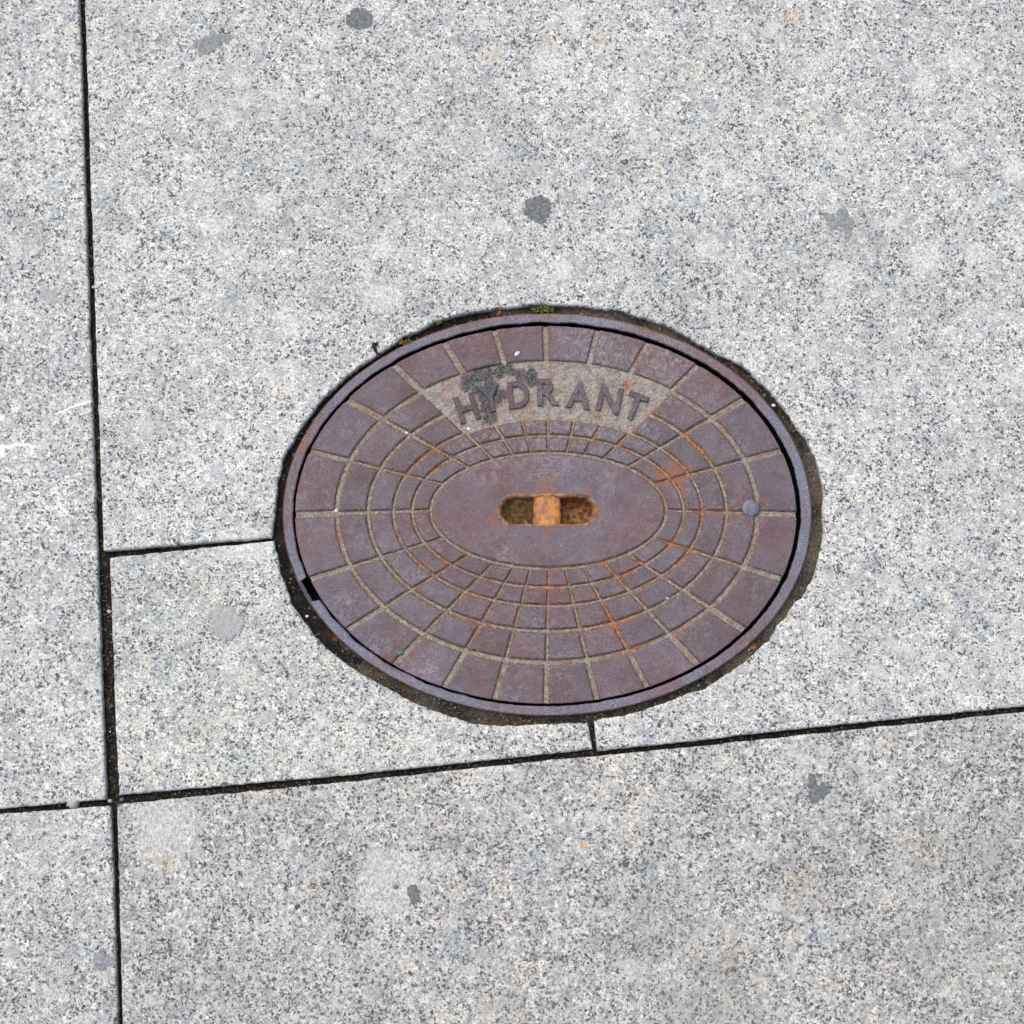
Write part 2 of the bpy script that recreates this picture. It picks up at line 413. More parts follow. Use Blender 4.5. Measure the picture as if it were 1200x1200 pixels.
CUT_C = [(688, 847.5), (640, 848.5), (572, 850.5), (524, 839), (481, 821), (433, 795), (391, 767), (351, 721.6), (331, 676), (320.5, 634)]

def curve_px(pts, step=4.0, close=False):
    """Catmull-Rom through photo points"""
    out = []
    n = len(pts)
    for i in range(n - 1):
        p0, p1, p2, p3 = (Vector(pts[max(i - 1, 0)]), Vector(pts[i]), Vector(pts[i + 1]), Vector(pts[min(i + 2, n - 1)]))
        k = max(2, int((p2 - p1).length / step))
        for j in range(k):
            t = j / k
            out.append(0.5 * ((2 * p1) + (-p0 + p2) * t + (2 * p0 - 5 * p1 + 4 * p2 - p3) * t * t + (-p0 + 3 * p1 - 3 * p2 + p3) * t ** 3))
    out.append(Vector(pts[-1]))
    return out

# ------------------------------------------------------------------ pavement
cross = G(134, 939)
hdir = (G(1200, 831) - cross).normalized()
vdir = (G(95, 0) - cross).normalized()
SW, SH = 1.0, 0.76
def grid(i, j): return cross + hdir * (SW * i) + vdir * (SH * j)

EXT = 4
# bed with an opening for the frame
N = 128
inner = [G(*ell(RIM[0], RIM[1], RIM[2] - 3, RIM[3] - 3, 2 * math.pi * k / N), -0.007) for k in range(N)]
far = []
cen = G(641, 603)
for p in inner:
    dd = Vector((p.x - cen.x, p.y - cen.y)); s = 4.4 / max(abs(dd.x), abs(dd.y))
    far.append(Vector((cen.x + dd.x * s, cen.y + dd.y * s, -0.007)))
pavement = mesh('pavement', inner + far, loops_faces(2, N), m_joint)
pavement.data.flip_normals() if pavement.data.polygons[0].normal.z < 0 else None
tag(pavement, 'dark soil bed showing in the joints between pale granite slabs', kind='structure')

def slab(outline, mat, seed, thick=0.045, top=0.0, amp=0.0005, dens=0.0035):
    p = [Vector(q[:2]) for q in outline]
    if area2(p) < 0: p.reverse()
    p = densify(p, dens)
    p = rough(p, amp, 90, seed)
    p = rough(p, amp * 1.1, 330, seed + 5)
    prof = [(0.0, -thick), (0.0, -0.0018), (0.0003, -0.0008), (0.0008, -0.0003), (0.0016, 0.0)]
    vs = []
    for dd, z in prof:
        vs += [Vector((q.x, q.y, z + top)) for q in (inset(p, dd) if dd else p)]
    n = len(p)
    f = loops_faces(len(prof), n)
    nside = len(f)
    rim = [Vector((q.x, q.y)) for q in vs[-n:]]
    cv, ce, cf, *_ = geometry.delaunay_2d_cdt(rim, [], [list(range(n))], 1, 1e-6)
    b0 = len(vs)
    vs += [Vector((q.x, q.y, top)) for q in cv]
    f += [tuple(b0 + i for i in t) for t in cf]
    o = mesh('paving_slab', vs, f, mat, pavement)
    sm = [i < nside for i in range(len(o.data.polygons))]
    for k in range(n): sm[k] = False
    o.data.polygons.foreach_set('use_smooth', sm)
    return o

g2 = lambda pts: [G(*p) for p in pts]
e = 0.0025
def corner(i, j, sx, sy): return grid(i, j) + hdir * (e * sx) + vdir * (e * sy)
# the slabs in the picture
A = [corner(-1, 0, 1, 1), G(124.3, 936.6), G(119, 790), G(113.6, 640), G(105, 400), G(92.7, 0), corner(0, 1, -1, -1), corner(-1, 1, 1, -1)]
A = [G(-60, 953.5) if k == 0 else q for k, q in enumerate(A)]
A.insert(0, corner(-1, 0, 1, 1))
slab(A, m_gran_a, 1)
B = [corner(0, 1, 1, -1), G(99.3, 0), G(105.6, 200), G(112.3, 400), G(121.2, 645.6)] + g2([(220, 637.8), (318, 630)])
B += [Vector(q) for q in rough(rough(g2(curve_px(CUT, 2.5)), 0.0011, 75, 3.0), 0.0008, 260, 6.0)]
B += g2([(700, 880.2), (820, 867.8), (900, 858), (1200, 827.6)]) + [corner(1, 0, -1, 1), corner(1, 1, -1, -1)]
slab(B, m_gran, 2)
C = g2([(128, 653), (131.5, 750), (135, 850), (139, 931.8), (400, 909), (620, 886.2), (694.6, 878)]) + \
    [Vector(q) for q in rough(rough(g2(curve_px(CUT_C, 2.5)), 0.0010, 75, 4.0), 0.0007, 260, 6.0)]
slab(C, m_gran_c, 3, top=-0.0008)
D = g2([(143.3, 1200), (139.5, 1050), (137, 945), (143, 941.8), (400, 916.8), (620, 893.2), (698, 885.8), (820, 874), (900, 865.5), (1200, 834)]) + \
    [corner(1, 0, -1, -1), corner(1, -1, -1, 1), corner(0, -1, 1, 1)]
slab(D, m_gran_low, 4)
E = g2([(-60, 959.5), (0, 954), (127, 944.2), (130, 947), (134, 1070), (138.2, 1200)]) + [corner(0, -1, -1, 1), corner(-1, -1, 1, 1), corner(-1, 0, 1, -1)]
slab(E, m_gran_e, 5)
# neighbours outside the frame share four meshes
proto = {}
for i in range(-EXT, EXT):
    for j in range(-EXT - 1, EXT + 1):
        if i in (-1, 0) and j in (-1, 0): continue
        k = (i * 3 + j) % 4
        if k not in proto:
            q = [corner(i, j, 1, 1), corner(i + 1, j, -1, 1), corner(i + 1, j + 1, -1, -1), corner(i, j + 1, 1, -1)]
            proto[k] = (slab(q, m_gran_far, 10 + k, dens=0.03), i, j)
        else:
            o, i0, j0 = proto[k]
            c = o.copy(); COL.objects.link(c)
            c.location = hdir * (SW * (i - i0)) + vdir * (SH * (j - j0))
# the plaza beyond, to the horizon
Mf = Mat('plaza_paving')
bk = Mf.n('ShaderNodeTexBrick'); Mf.set(bk.inputs['Vector'], Mf.pos)
bk.offset = 0.0; bk.inputs['Scale'].default_value = 1.0
bk.inputs['Mortar Size'].default_value = 0.004; bk.inputs['Brick Width'].default_value = SW; bk.inputs['Row Height'].default_value = SH
bk.inputs['Color1'].default_value = srgb(178, 178, 176); bk.inputs['Color2'].default_value = srgb(192, 191, 188); bk.inputs['Mortar'].default_value = srgb(30, 29, 27)
m_plaza = Mf.out(Mf.mix(0.5, bk.outputs[0], Mf.ramp(Mf.noise(300, 4, 0.7), [(0.3, 0.4), (0.6, 1.0)]), 'MULTIPLY'), 0.8)
L0, L1 = 3.0, 900.0
gv = [(-L0, -L0), (L0, -L0), (L0, L0), (-L0, L0), (-L1, -L1), (L1, -L1), (L1, L1), (-L1, L1)]
gz = -0.0035
ground = mesh('ground', [(x + cen.x, y + cen.y, gz) for x, y in gv], [(0, 4, 5, 1), (1, 5, 6, 2), (2, 6, 7, 3), (3, 7, 4, 0)], m_plaza)
tag(ground, 'granite plaza running on all around', kind='structure')

# ------------------------------------------------------------------ frame of the cover
NF = 720
def notch(t):
    dg = math.degrees(t) % 360
    return 7.5 if 199.4 < dg < 206.4 else 0.0
def frame_loop(el, off, z, jit=0.0, seed=0, use_notch=False):
    out = []
    for k in range(NF):
        t = 2 * math.pi * k / NF
        o = off + (notch(t) if use_notch else 0) + jit * nz(math.cos(t), math.sin(t), 14, seed) + 0.6 * jit * nz(math.cos(t), math.sin(t), 60, seed + 3)
        out.append(G(*ell(el[0], el[1], el[2] + o, el[3] + o, t), z))
    return out
FZ = -0.0012
fl = [frame_loop(HOLE, -12, -0.14), frame_loop(HOLE, -12, -0.0235), frame_loop(HOLE, 0.5, -0.0230, 0, 0, True), frame_loop(HOLE, 0.2, FZ - 0.0015, 1.1, 5, True),
      frame_loop(HOLE, 1.4, FZ - 0.0002, 0.9, 5, True), frame_loop(HOLE, 2.2, FZ, 0.7, 5, True), frame_loop(HOLE, 2.8, FZ, 0.5, 5, True), frame_loop(RIM, -2.6, FZ, 0.4, 8), frame_loop(RIM, -2.0, FZ, 0.4, 8), frame_loop(RIM, -1.0, FZ - 0.0003, 0.4, 8),
      frame_loop(RIM, -0.3, FZ - 0.0014, 0.5, 8), frame_loop(RIM, 0.3, FZ - 0.0035, 0.5, 8), frame_loop(RIM, 1.0, -0.03), frame_loop(RIM, 1.0, -0.14)]
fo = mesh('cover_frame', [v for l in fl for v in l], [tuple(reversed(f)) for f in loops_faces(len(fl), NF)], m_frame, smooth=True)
fo.data.materials.append(m_dark)
fo.data.materials.append(m_edge)
for q in range(3 * NF): fo.data.polygons[q].material_index = 1
for q in range(9 * NF, 11 * NF): fo.data.polygons[q].material_index = 2
tag(fo, 'oval cast iron rim set in the granite round the ribbed lid', 'frame')
base = frame_loop(HOLE, -11, -0.139)
sb = mesh('shaft_floor', base, [tuple(range(NF))], m_dark, fo)

# ------------------------------------------------------------------ soil seam between frame and stone
ring_out = curve_px(CUT + CUT_C + [CUT[0]], 4)
def ring_px(t, fr):
    """point between frame and cut edge, by direction from the lid centre"""
    return None
cx, cy = 641.5, 603.0
angs = sorted(((math.atan2(-(p.y - cy), p.x - cx), (p - Vector((cx, cy))).length) for p in ring_out))
def cut_r(a):
    a = (a + math.pi) % (2 * math.pi) - math.pi
    lo = None
    for k in range(len(angs)):
        if angs[k][0] >= a:
            a1, r1 = angs[k]; a0, r0 = angs[k - 1]
            if k == 0: a0 -= 2 * math.pi
            f = (a - a0) / max(a1 - a0, 1e-6)
            return r0 + (r1 - r0) * f
    return angs[-1][1]
def rim_r(a):
    c, s = math.cos(a), math.sin(a)
    return 1.0 / math.sqrt((c / RIM[2]) ** 2 + (s / RIM[3]) ** 2)
def seam_z(a, fr, p):
    low = -0.0078 if math.cos(a - math.pi * 0.92) > 0.55 else -0.005
    w_ = 0.5 + 0.5 * math.tanh(6 * (math.cos(a - math.pi * 0.90) - 0.6))
    z = -0.0046 * (1 - w_) - 0.0085 * w_
    return z + 0.0016 * nz(p.x, p.y, 130, 2) + 0.0011 * nz(p.x, p.y, 420, 9) - 0.0012 * (1 - abs(2 * fr - 1))
def seam_pt(a, fr):
    r0, r1 = rim_r(a) - 1.0, cut_r(a) + 3.5
    r = r0 + (r1 - r0) * fr
    p = G(cx + r * math.cos(a), cy - r * math.sin(a))
    p.z = seam_z(a, fr, p)
    return p
NS, MR = 900, 9
sv = [seam_pt(2 * math.pi * k / NS, m / (MR - 1)) for m in range(MR) for k in range(NS)]
so = mesh('seam_soil', sv, loops_faces(MR, NS), m_ring, smooth=True)
so.data.flip_normals() if so.data.polygons[0].normal.z < 0 else None
tag(so, 'dark soil and old mortar packed between the iron rim and the stone', 'soil', kind='stuff')

# loose grit in seam and joints
def pebble_mesh(verts, faces, c, r, rnd):
    b = len(verts)
    q = [(0, 0, 1), (1, 0, 0), (0, 1, 0), (-1, 0, 0), (0, -1, 0), (0, 0, -1), (.6, .6, .5), (-.6, -.6, .5)]
    rot = rnd.random() * 6.3; ca, sa = math.cos(rot), math.sin(rot)
    sx, sy, sz = r * rnd.uniform(.7, 1.3), r * rnd.uniform(.6, 1.1), r * rnd.uniform(.5, .8)
    for x, y, z in q[:6]:
        j = rnd.uniform(.75, 1.2)
        x, y, z = x * sx * j, y * sy * j, z * sz * j
        verts.append((c.x + x * ca - y * sa, c.y + x * sa + y * ca, c.z + z))
    for f in ((0, 1, 2), (0, 2, 3), (0, 3, 4), (0, 4, 1), (5, 2, 1), (5, 3, 2), (5, 4, 3), (5, 1, 4)):
        faces.append(tuple(b + i for i in f))
Mg = Mat('grit')
vv = Mg.voro(500)
sp = Mg.n('ShaderNodeSeparateColor'); Mg.set(sp.inputs[0], vv.outputs['Color'])
m_grit = Mg.out(Mg.ramp(sp.outputs[0], [(0, srgb(36, 32, 28)), (0.35, srgb(70, 62, 50)), (0.6, srgb(104, 92, 72)), (0.78, srgb(120, 78, 44)), (0.88, srgb(140, 132, 116)), (0.975, srgb(196, 188, 176))], 'CONSTANT'), 0.85)
rnd = random.Random(11)
gvs, gfs = [], []
for k in range(2600):
    a = rnd.random() * 2 * math.pi
    fr = 0.08 + 0.80 * rnd.random()
    p = seam_pt(a, fr)
    r = rnd.choice((0.0003, 0.0004, 0.0005, 0.0006, 0.0008)) * rnd.uniform(.7, 1.2)
    p.z += r * 0.15
    pebble_mesh(gvs, gfs, p, r, rnd)
for k in range(26):
    p = seam_pt(rnd.random() * 2 * math.pi, rnd.uniform(.3, .7)); r = rnd.uniform(.001, .0017); pebble_mesh(gvs, gfs, p, r, rnd)
JO = [((99, 200), (109, 400), 1.5, 60), ((109, 400), (117, 640), 2.6, 160), ((119, 640), (124, 740), 3.8, 120), ((124, 740), (132, 935), 4.6, 340), ((134, 950), (140, 1200), 1.8, 40),
      ((128, 650), (316, 634), 1.6, 90), ((0, 951), (126, 941), 1.8, 80), ((144, 937), (400, 913), 2.4, 220), ((400, 913), (696, 881), 2.6, 280),
      ((702, 882), (1200, 831), 2.0, 220), ((692, 850), (697, 880), 1.8, 50), ((126, 936), (140, 944), 2.5, 60)]
for a, b, wd, cnt in JO:
    for k in range(cnt):
        f = rnd.random()
        u = a[0] + (b[0] - a[0]) * f; v = a[1] + (b[1] - a[1]) * f
        L = math.hypot(b[0] - a[0], b[1] - a[1])
        off = rnd.gauss(0, wd * 0.6); off = max(-wd, min(wd, off))
        p = G(u - (b[1] - a[1]) / L * off, v + (b[0] - a[0]) / L * off); p.z = -0.0068 + rnd.random() * 0.0004
        pebble_mesh(gvs, gfs, p, rnd.choice((0.0003, 0.0004, 0.0006, 0.0008)), rnd)
go = mesh('grit', gvs, gfs, m_grit)
tag(go, 'fine loose grit lying in the joints and the seam', 'grit', kind='stuff')

# ------------------------------------------------------------------ the lid
ELL = [LID, (641.5, 600.2, 246.5, 175.4), (641.7, 599.8, 210.5, 139.5), (642.3, 599.8, 181.3, 110.0), (642.3, 598.8, 159.2, 89.0), (643.0, 598.0, 138.6, 68.2)]
HALF = [0.0, 2.3, 2.0, 1.7, 1.5, 1.7]          # half groove widths along each oval, in photo pixels
OUT_T = [0, 19.8, 37.6, 52.6, 66, 78.2, 90]
IN_T = [0, 27.5, 47.8, 62.3, 72.8, 81.6, 90]
def full(q): return q[:-1] + [180 - x for x in reversed(q)][:-1] + [180 + x for x in q][:-1] + [360 - x for x in reversed(q)][:-1]
TO, TI = full(OUT_T), full(IN_T)
SP = []
for to, ti in zip(TO, TI):
    po, pi_ = ell(*LID, R(to)), ell(*ELL[5], R(ti))
    po = po + Vector((random.uniform(-.7, .7), random.uniform(-.7, .7)))
    pi_ = pi_ + Vector((random.uniform(-.7, .7), random.uniform(-.7, .7)))
    SP.append((po, pi_))
LID_EMPTY = bpy.data.objects.new('hydrant_cover', None)
COL.objects.link(LID_EMPTY)
LID_EMPTY.location = G(LID[0], LID[1], -0.0225)
tag(LID_EMPTY, 'oval purplish brown cast iron hydrant lid with raised lettering and rusty lifting bar', 'manhole cover')
def part(name, vs, fs, mat, parent=LID_EMPTY, smooth=False):
    o = mesh(name, vs, fs, mat, None, smooth)
    o.parent = parent
    off = Vector((0, 0, 0)); q = parent
    while q: off += q.location; q = q.parent
    o.matrix_parent_inverse.identity()
    o.data.transform(__import__('mathutils').Matrix.Translation(-off))
    return o

FLOOR, TOP = -0.0037, -0.0018
def ell_off(k, off, t):
    cx_, cy_, a, b = ELL[k]
    p = ell(cx_, cy_, a, b, t)
    nx, ny = math.cos(t) / a, -math.sin(t) / b
    l = math.hypot(nx, ny)
    return Vector((p.x + nx / l * off, p.y + ny / l * off))
def side(line, off, p):
    """signed distance of p from a spoke line, minus off"""
    a, b = line
    dd = (b - a).normalized()
    return (p.x - a.x) * dd.y - (p.y - a.y) * dd.x - off
def cross_t(k, eoff, j, soff, guess):
    """angle on oval k (offset) where it meets spoke j (shifted by soff)"""
    lo, hi = guess - 0.35, guess + 0.35
    flo = side(SP[j], soff, ell_off(k, eoff, lo))
    for _ in range(48):
        m = 0.5 * (lo + hi); fm = side(SP[j], soff, ell_off(k, eoff, m))
        if (fm > 0) == (flo > 0): lo = m
        else: hi = m
    return 0.5 * (lo + hi)
def spoke_guess(k, j):
    f = (ELL[0][2] - ELL[k][2]) / (ELL[0][2] - ELL[5][2])
    a, b = TO[j], TI[j]
    return R(a + (b - a) * f ** 1.3)
# sign of spoke offset that moves towards larger angle
def sgn(j):
    a, b = SP[j]
    m = (a + b) / 2
    g = R(TO[j]) + 0.02
    return 1 if side(SP[j], 0, ell(*LID, g)) > 0 else -1
SH_W = lambda j: 2.5 if j in (12, 10, 9, 8, 2, 21, 22) else 1.9
def pad_outline(k, j, extra):
    """band k (between oval k and k+1), sector j; extra = further inset in pixels"""
    j2 = (j + 1) % 24
    so_, si_ = -HALF[k] - (extra if k else 0.45 * max(extra, 0.0)), HALF[k + 1] + extra
    w1 = (SH_W(j) if k else SH_W(j) + 0.4) * (1 - 0.12 * k) + extra; w2 = (SH_W(j2) if k else SH_W(j2) + 0.4) * (1 - 0.12 * k) + extra
    g1, g1i = spoke_guess(k, j), spoke_guess(k + 1, j)
    g2_, g2i = spoke_guess(k, j2), spoke_guess(k + 1, j2)
    if j2 == 0: g2_ += 2 * math.pi; g2i += 2 * math.pi
    s1, s2 = sgn(j), -sgn(j2)
    t0, t1 = cross_t(k, so_, j, s1 * w1, g1), cross_t(k, so_, j2, s2 * w2, g2_)
    u0, u1 = cross_t(k + 1, si_, j, s1 * w1, g1i), cross_t(k + 1, si_, j2, s2 * w2, g2i)
    n = 12; m = 5
    pts = [ell_off(k, so_, t0 + (t1 - t0) * i / n) for i in range(n)]
    a, b = ell_off(k, so_, t1), ell_off(k + 1, si_, u1)
    pts += [a.lerp(b, i / m) for i in range(m)]
    pts += [ell_off(k + 1, si_, u1 + (u0 - u1) * i / n) for i in range(n)]
    a, b = ell_off(k + 1, si_, u0), ell_off(k, so_, t0)
    pts += [a.lerp(b, i / m) for i in range(m)]
    return pts
def pad(k, j):
    dz = random.uniform(-0.00018, 0.00018)
    tilt = (random.uniform(-.004, .004), random.uniform(-.004, .004))
    q_ = 1.0 - 0.09 * k
    prof = [(-0.7, FLOOR - 0.001), (-0.4 * q_, FLOOR + 0.0002), (0.9 * q_, FLOOR + 0.0010), (1.9 * q_, TOP - 0.00035), (2.5 * q_, TOP - 0.0001), (3.2 * q_, TOP)]
    vs = []; n = None
    c = None
    for ex, z in prof:
        o = pad_outline(k, j, ex)
        n = len(o)
        q = [G(p.x, p.y) for p in o]
        if c is None: c = sum(q, Vector()) / n
        for p in q:
            jx, jy = 0.00028 * nz(p.x, p.y, 260, 1), 0.00028 * nz(p.x, p.y, 260, 7)
            zz = z + (dz + tilt[0] * (p.x - c.x) + tilt[1] * (p.y - c.y) if z > FLOOR + 0.0005 else 0)
            if k == 0 and z <= FLOOR + 0.0005: zz = z - 0.004
            vs.append(Vector((p.x + jx, p.y + jy, zz)))
    f = loops_faces(len(prof), n)
    f.append(tuple(range((len(prof) - 1) * n, len(prof) * n)))
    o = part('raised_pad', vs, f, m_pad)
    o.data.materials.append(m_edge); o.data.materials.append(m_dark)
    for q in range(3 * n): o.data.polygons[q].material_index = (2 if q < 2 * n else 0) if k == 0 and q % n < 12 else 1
    if o.data.polygons[-1].normal.z < 0: o.data.flip_normals()
    sm = [True] * len(o.data.polygons); sm[-1] = False
    o.data.polygons.foreach_set('use_smooth', sm)
    return o
for k in range(5):
    for j in range(24):
        if k in (1, 2) and 3 <= j < 9: continue          # left free for the inscription
        pad(k, j)

# lifting pocket outline (stadium), in photo pixels
def stadium(x0, x1, y0, y1, n=32):
    r = (y1 - y0) / 2; yc = (y0 + y1) / 2; out = []
    rx = r * 1.05
    for i in range(n): 
        t = -math.pi / 2 + math.pi * i / (n - 1); out.append(Vector((x1 - rx + rx * math.cos(t), yc - r * math.sin(t))))
    for i in range(n):
        t = math.pi / 2 + math.pi * i / (n - 1); out.append(Vector((x0 + rx + rx * math.cos(t), yc - r * math.sin(t))))
    return out
def jit_px(p, amp, s, seed): return [Vector((q.x + amp * nz(q.x, q.y, s, seed), q.y + amp * nz(q.x, q.y, s, seed + 9))) for q in p]
ST_O = jit_px(jit_px(densify(stadium(582.5, 700.5, 578.6, 616.4), 2), 2.0, 0.11, 3), 1.2, 0.31, 6)
ST_I = jit_px(densify(stadium(586.5, 696.5, 582, 613.6), 3), 0.9, 0.16, 3)
def resample(p, n, start_ang, c):
    """n points of outline p by direction from c"""
    out = []
    m = len(p)
    for i in range(n):
        a = start_ang + 2 * math.pi * i / n
        dx, dy = math.cos(a), -math.sin(a); best = None
        for k in range(m):
            p1, p2 = p[k] - c, p[(k + 1) % m] - c
            ex, ey = p2.x - p1.x, p2.y - p1.y
            den = dx * ey - dy * ex
            if abs(den) < 1e-12: continue
            s = (p1.x * ey - p1.y * ex) / den; u = (p1.x * dy - p1.y * dx) / den
            if s > 0 and -1e-6 <= u <= 1 + 1e-6 and (best is None or s > best): best = s
        out.append(c + Vector((dx, dy)) * best)
    return out
NC = 160; CC = Vector((641.5, 597.6))
so_r = resample(ST_O, NC, 0, CC); si_r = resample(ST_I, NC, 0, CC)
def e5(off): return resample([ell_off(5, off, 2 * math.pi * i / 240) for i in range(240)], NC, 0, CC)
P3 = lambda pts, z, amp=0.0: [Vector((g.x, g.y, z + amp * nz(g.x, g.y, 300, 4))) for g in (G(p.x, p.y) for p in pts)]
# plate (groove floor) with the pocket opening
lid_o = resample([ell(*LID, 2 * math.pi * i / 360) for i in range(360)], NC, 0, CC)
lid_s = [CC + (p - CC) * 0.9955 for p in lid_o]
vs = P3(lid_s, -0.0225) + P3(lid_s, FLOOR) + P3([CC + (p - CC) * 0.8 for p in lid_o], FLOOR) + P3(e5(-6), FLOOR)
part('plate', vs, [tuple(reversed(f)) for f in loops_faces(4, NC)] if False else loops_faces(4, NC), m_dust)
# centre plate
prof = [(-1.4, FLOOR - 0.0008), (-1.6, FLOOR + 0.0002), (-2.6, FLOOR + 0.0010), (-3.5, TOP - 0.00035), (-4.1, TOP - 0.0001), (-4.8, TOP)]
vs = []
for off, z in prof: vs += P3(e5(off), z)
mid = [a.lerp(b, 0.5) for a, b in zip(e5(-4.8), so_r)]
vs += P3(mid, TOP) + P3(so_r, TOP)
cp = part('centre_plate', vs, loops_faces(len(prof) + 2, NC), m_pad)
cp.data.materials.append(m_edge)
for q in range(3 * NC): cp.data.polygons[q].material_index = 1
# rusty pocket lip and walls
vs = P3(so_r, TOP + 0.0001, 0.0003) + P3([a.lerp(b, .5) for a, b in zip(so_r, si_r)], TOP + 0.0004, 0.0005) + P3(si_r, TOP - 0.0006, 0.0004) + P3([CC + (p - CC) * 0.97 for p in si_r], TOP - 0.004)
lip = part('pocket_lip', vs, loops_faces(4, NC), m_rim, smooth=True)
def bowl(name, x0, x1, mat, depth, seed, fill):
    """one half of the lifting pocket: heightfield clipped to the opening"""
    vs, fs, idx = [], [], {}
    n = 30; m = 24
    for i in range(n + 1):
        for j in range(m + 1):
            u = x0 + (x1 - x0) * i / n; v = 580 + 35.5 * j / m
            g = G(u, v)
            xr = (u - 641.5) / 56.0; yr = (v - 597.8) / 17.0
            k = max(0, 1 - yr * yr) ** .5 * max(0, min(1, (1 - abs(xr)) * 6)) ** .5
            z = TOP - 0.0030 - depth * k + fill * nz(g.x, g.y, 190, seed) + fill * .5 * nz(g.x, g.y, 600, seed)
            vs.append(Vector((g.x, g.y, z))); idx[i, j] = len(vs) - 1
    for i in range(n):
        for j in range(m):
            u = x0 + (x1 - x0) * (i + .5) / n; v = 580 + 35.5 * (j + .5) / m
            xr = (abs(u - 641.5) - 38.5) / 17.5 if abs(u - 641.5) > 38.5 else 0; yr = (v - 597.8) / 17.5
            if xr * xr + yr * yr < 1.1: fs.append((idx[i, j], idx[i + 1, j], idx[i + 1, j + 1], idx[i, j + 1]))
    o = part(name, vs, fs, mat, smooth=True)
    if o.data.polygons[len(fs) // 2].normal.z < 0: o.data.flip_normals()
    return o
tag(bowl('lifting_pocket', 584, 641, m_pocketL, 0.0030, 4, 0.0014), 'half of the lifting pocket packed with brown dirt')
tag(bowl('lifting_pocket', 641, 699, m_rustdark, 0.0110, 8, 0.0018), 'open rust stained half of the lifting pocket')
# lifting bar: a flat rusty bridge across the pocket
vs, fs = [], []
nb, mb = 20, 16
for i in range(nb + 1):
    for j in range(mb + 1):
        s, q = i / nb, j / mb
        u = 625.3 + 32.2 * s + 0.9 * nz(q * 3, s, 2.3, 5); v = 577.2 + 38.4 * q + 1.2 * nz(s * 4, q, 2.0, 8)
        edge = min(s, 1 - s) * 2
        g = G(u, v)
        z = TOP - 0.0030 + 0.0032 * (1 - (1 - min(1, edge * 1.6)) ** 2) ** .6 - 0.0008 + 0.0005 * nz(g.x, g.y, 300, 2) + 0.0003 * nz(g.x, g.y, 900, 2) + (0.0006 if q < .16 or q > .9 else 0) * edge
        vs.append(Vector((g.x, g.y, z)))
for i in range(nb):
    for j in range(mb):
        a = i * (mb + 1) + j; fs.append((a, a + 1, a + mb + 2, a + mb + 1))
b0 = len(vs)                                            # skirts down each long side, so the bar is solid
for i in (0, nb):
    st = len(vs)
    for j in range(mb + 1):
        p = vs[i * (mb + 1) + j]; vs.append(Vector((p.x, p.y, TOP - 0.0165)))
    for j in range(mb): fs.append((i * (mb + 1) + j, i * (mb + 1) + j + 1, st + j + 1, st + j))
bar = part('lifting_bar', vs, fs, m_bar, smooth=True)
bar.data.validate()
bm = bmesh.new(); bm.from_mesh(bar.data); bmesh.ops.recalc_face_normals(bm, faces=bm.faces[:]); bm.to_mesh(bar.data); bm.free()
if max(bar.data.polygons, key=lambda p: p.area * 0 + abs(p.normal.z)).normal.z < 0: bar.data.flip_normals()
# round plug head on the long axis
vs, fs = [], []
NB = 40
for r, z in ((10.8, FLOOR), (10.6, TOP - 0.0004), (9.9, TOP + 0.0004), (8.6, TOP + 0.0008), (4.5, TOP + 0.0011)):
    for i in range(NB):
        t = 2 * math.pi * i / NB
        g = G(880.5 + r * math.cos(t), 595 - r * math.sin(t)); g.z = z; vs.append(g)
fs = loops_faces(5, NB) + [tuple(range(4 * NB, 5 * NB))]
tag(part('bolt_head', vs, fs, m_bolt, smooth=True), 'round blue grey steel plug in the groove')

# raised letters
LET = [('H', 547.0, 477.5, 17.5, 1.0), ('Y', 575.0, 466.0, 12, 1.0), ('D', 607.5, 461.5, 6, 1.0), ('R', 642.0, 458.5, 1.5, 1.0), ('A', 678.5, 462.0, -6.5, 1.08), ('N', 714.5, 467.0, -13.5, 1.02), ('T', 744.0, 475.5, -22, 1.0)]
for ch, u, v, rot, wx in LET:
    cu = bpy.data.curves.new('letter', 'FONT')
    cu.body = ch; cu.size = 1.0; cu.offset = 0.013; cu.extrude = 0.05; cu.bevel_depth = 0.018; cu.bevel_resolution = 1; cu.resolution_u = 6
    tmp = bpy.data.objects.new('tmp_letter', cu); COL.objects.link(tmp)
    bpy.context.view_layer.update()
    dg = bpy.context.evaluated_depsgraph_get()
    me = bpy.data.meshes.new_from_object(tmp.evaluated_get(dg))
    bpy.data.objects.remove(tmp)
    xs = [q.co.x for q in me.vertices]; ys = [q.co.y for q in me.vertices]; zs = [q.co.z for q in me.vertices]
    x0, x1, y0, y1, z0, z1 = min(xs), max(xs), min(ys), max(ys), min(zs), max(zs)
    H = 33 * PX; sc_ = H / (y1 - y0)
    WD = {'H': 25, 'Y': 27, 'D': 25, 'R': 26, 'A': 29, 'N': 27.5, 'T': 24}[ch] * PX
    g = G(u, v); ca, sa = math.cos(R(rot)), math.sin(R(rot))
    for q in me.vertices:
        x = ((q.co.x - x0) / (x1 - x0) - .5) * WD; y = ((q.co.y - y0) / (y1 - y0) - .5) * H
        z = FLOOR - 0.0005 + (q.co.z - z0) / (z1 - z0) * 0.0027
        q.co = Vector((g.x + x * ca - y * sa, g.y + x * sa + y * ca, z))
    me.materials.clear(); me.materials.append(m_let)
    o = bpy.data.objects.new('letter', me); COL.objects.link(o)
    o.parent = LID_EMPTY
    me.transform(__import__('mathutils').Matrix.Translation(-LID_EMPTY.location))
    tag(o, 'raised capital letter ' + ch + ' of the inscription')

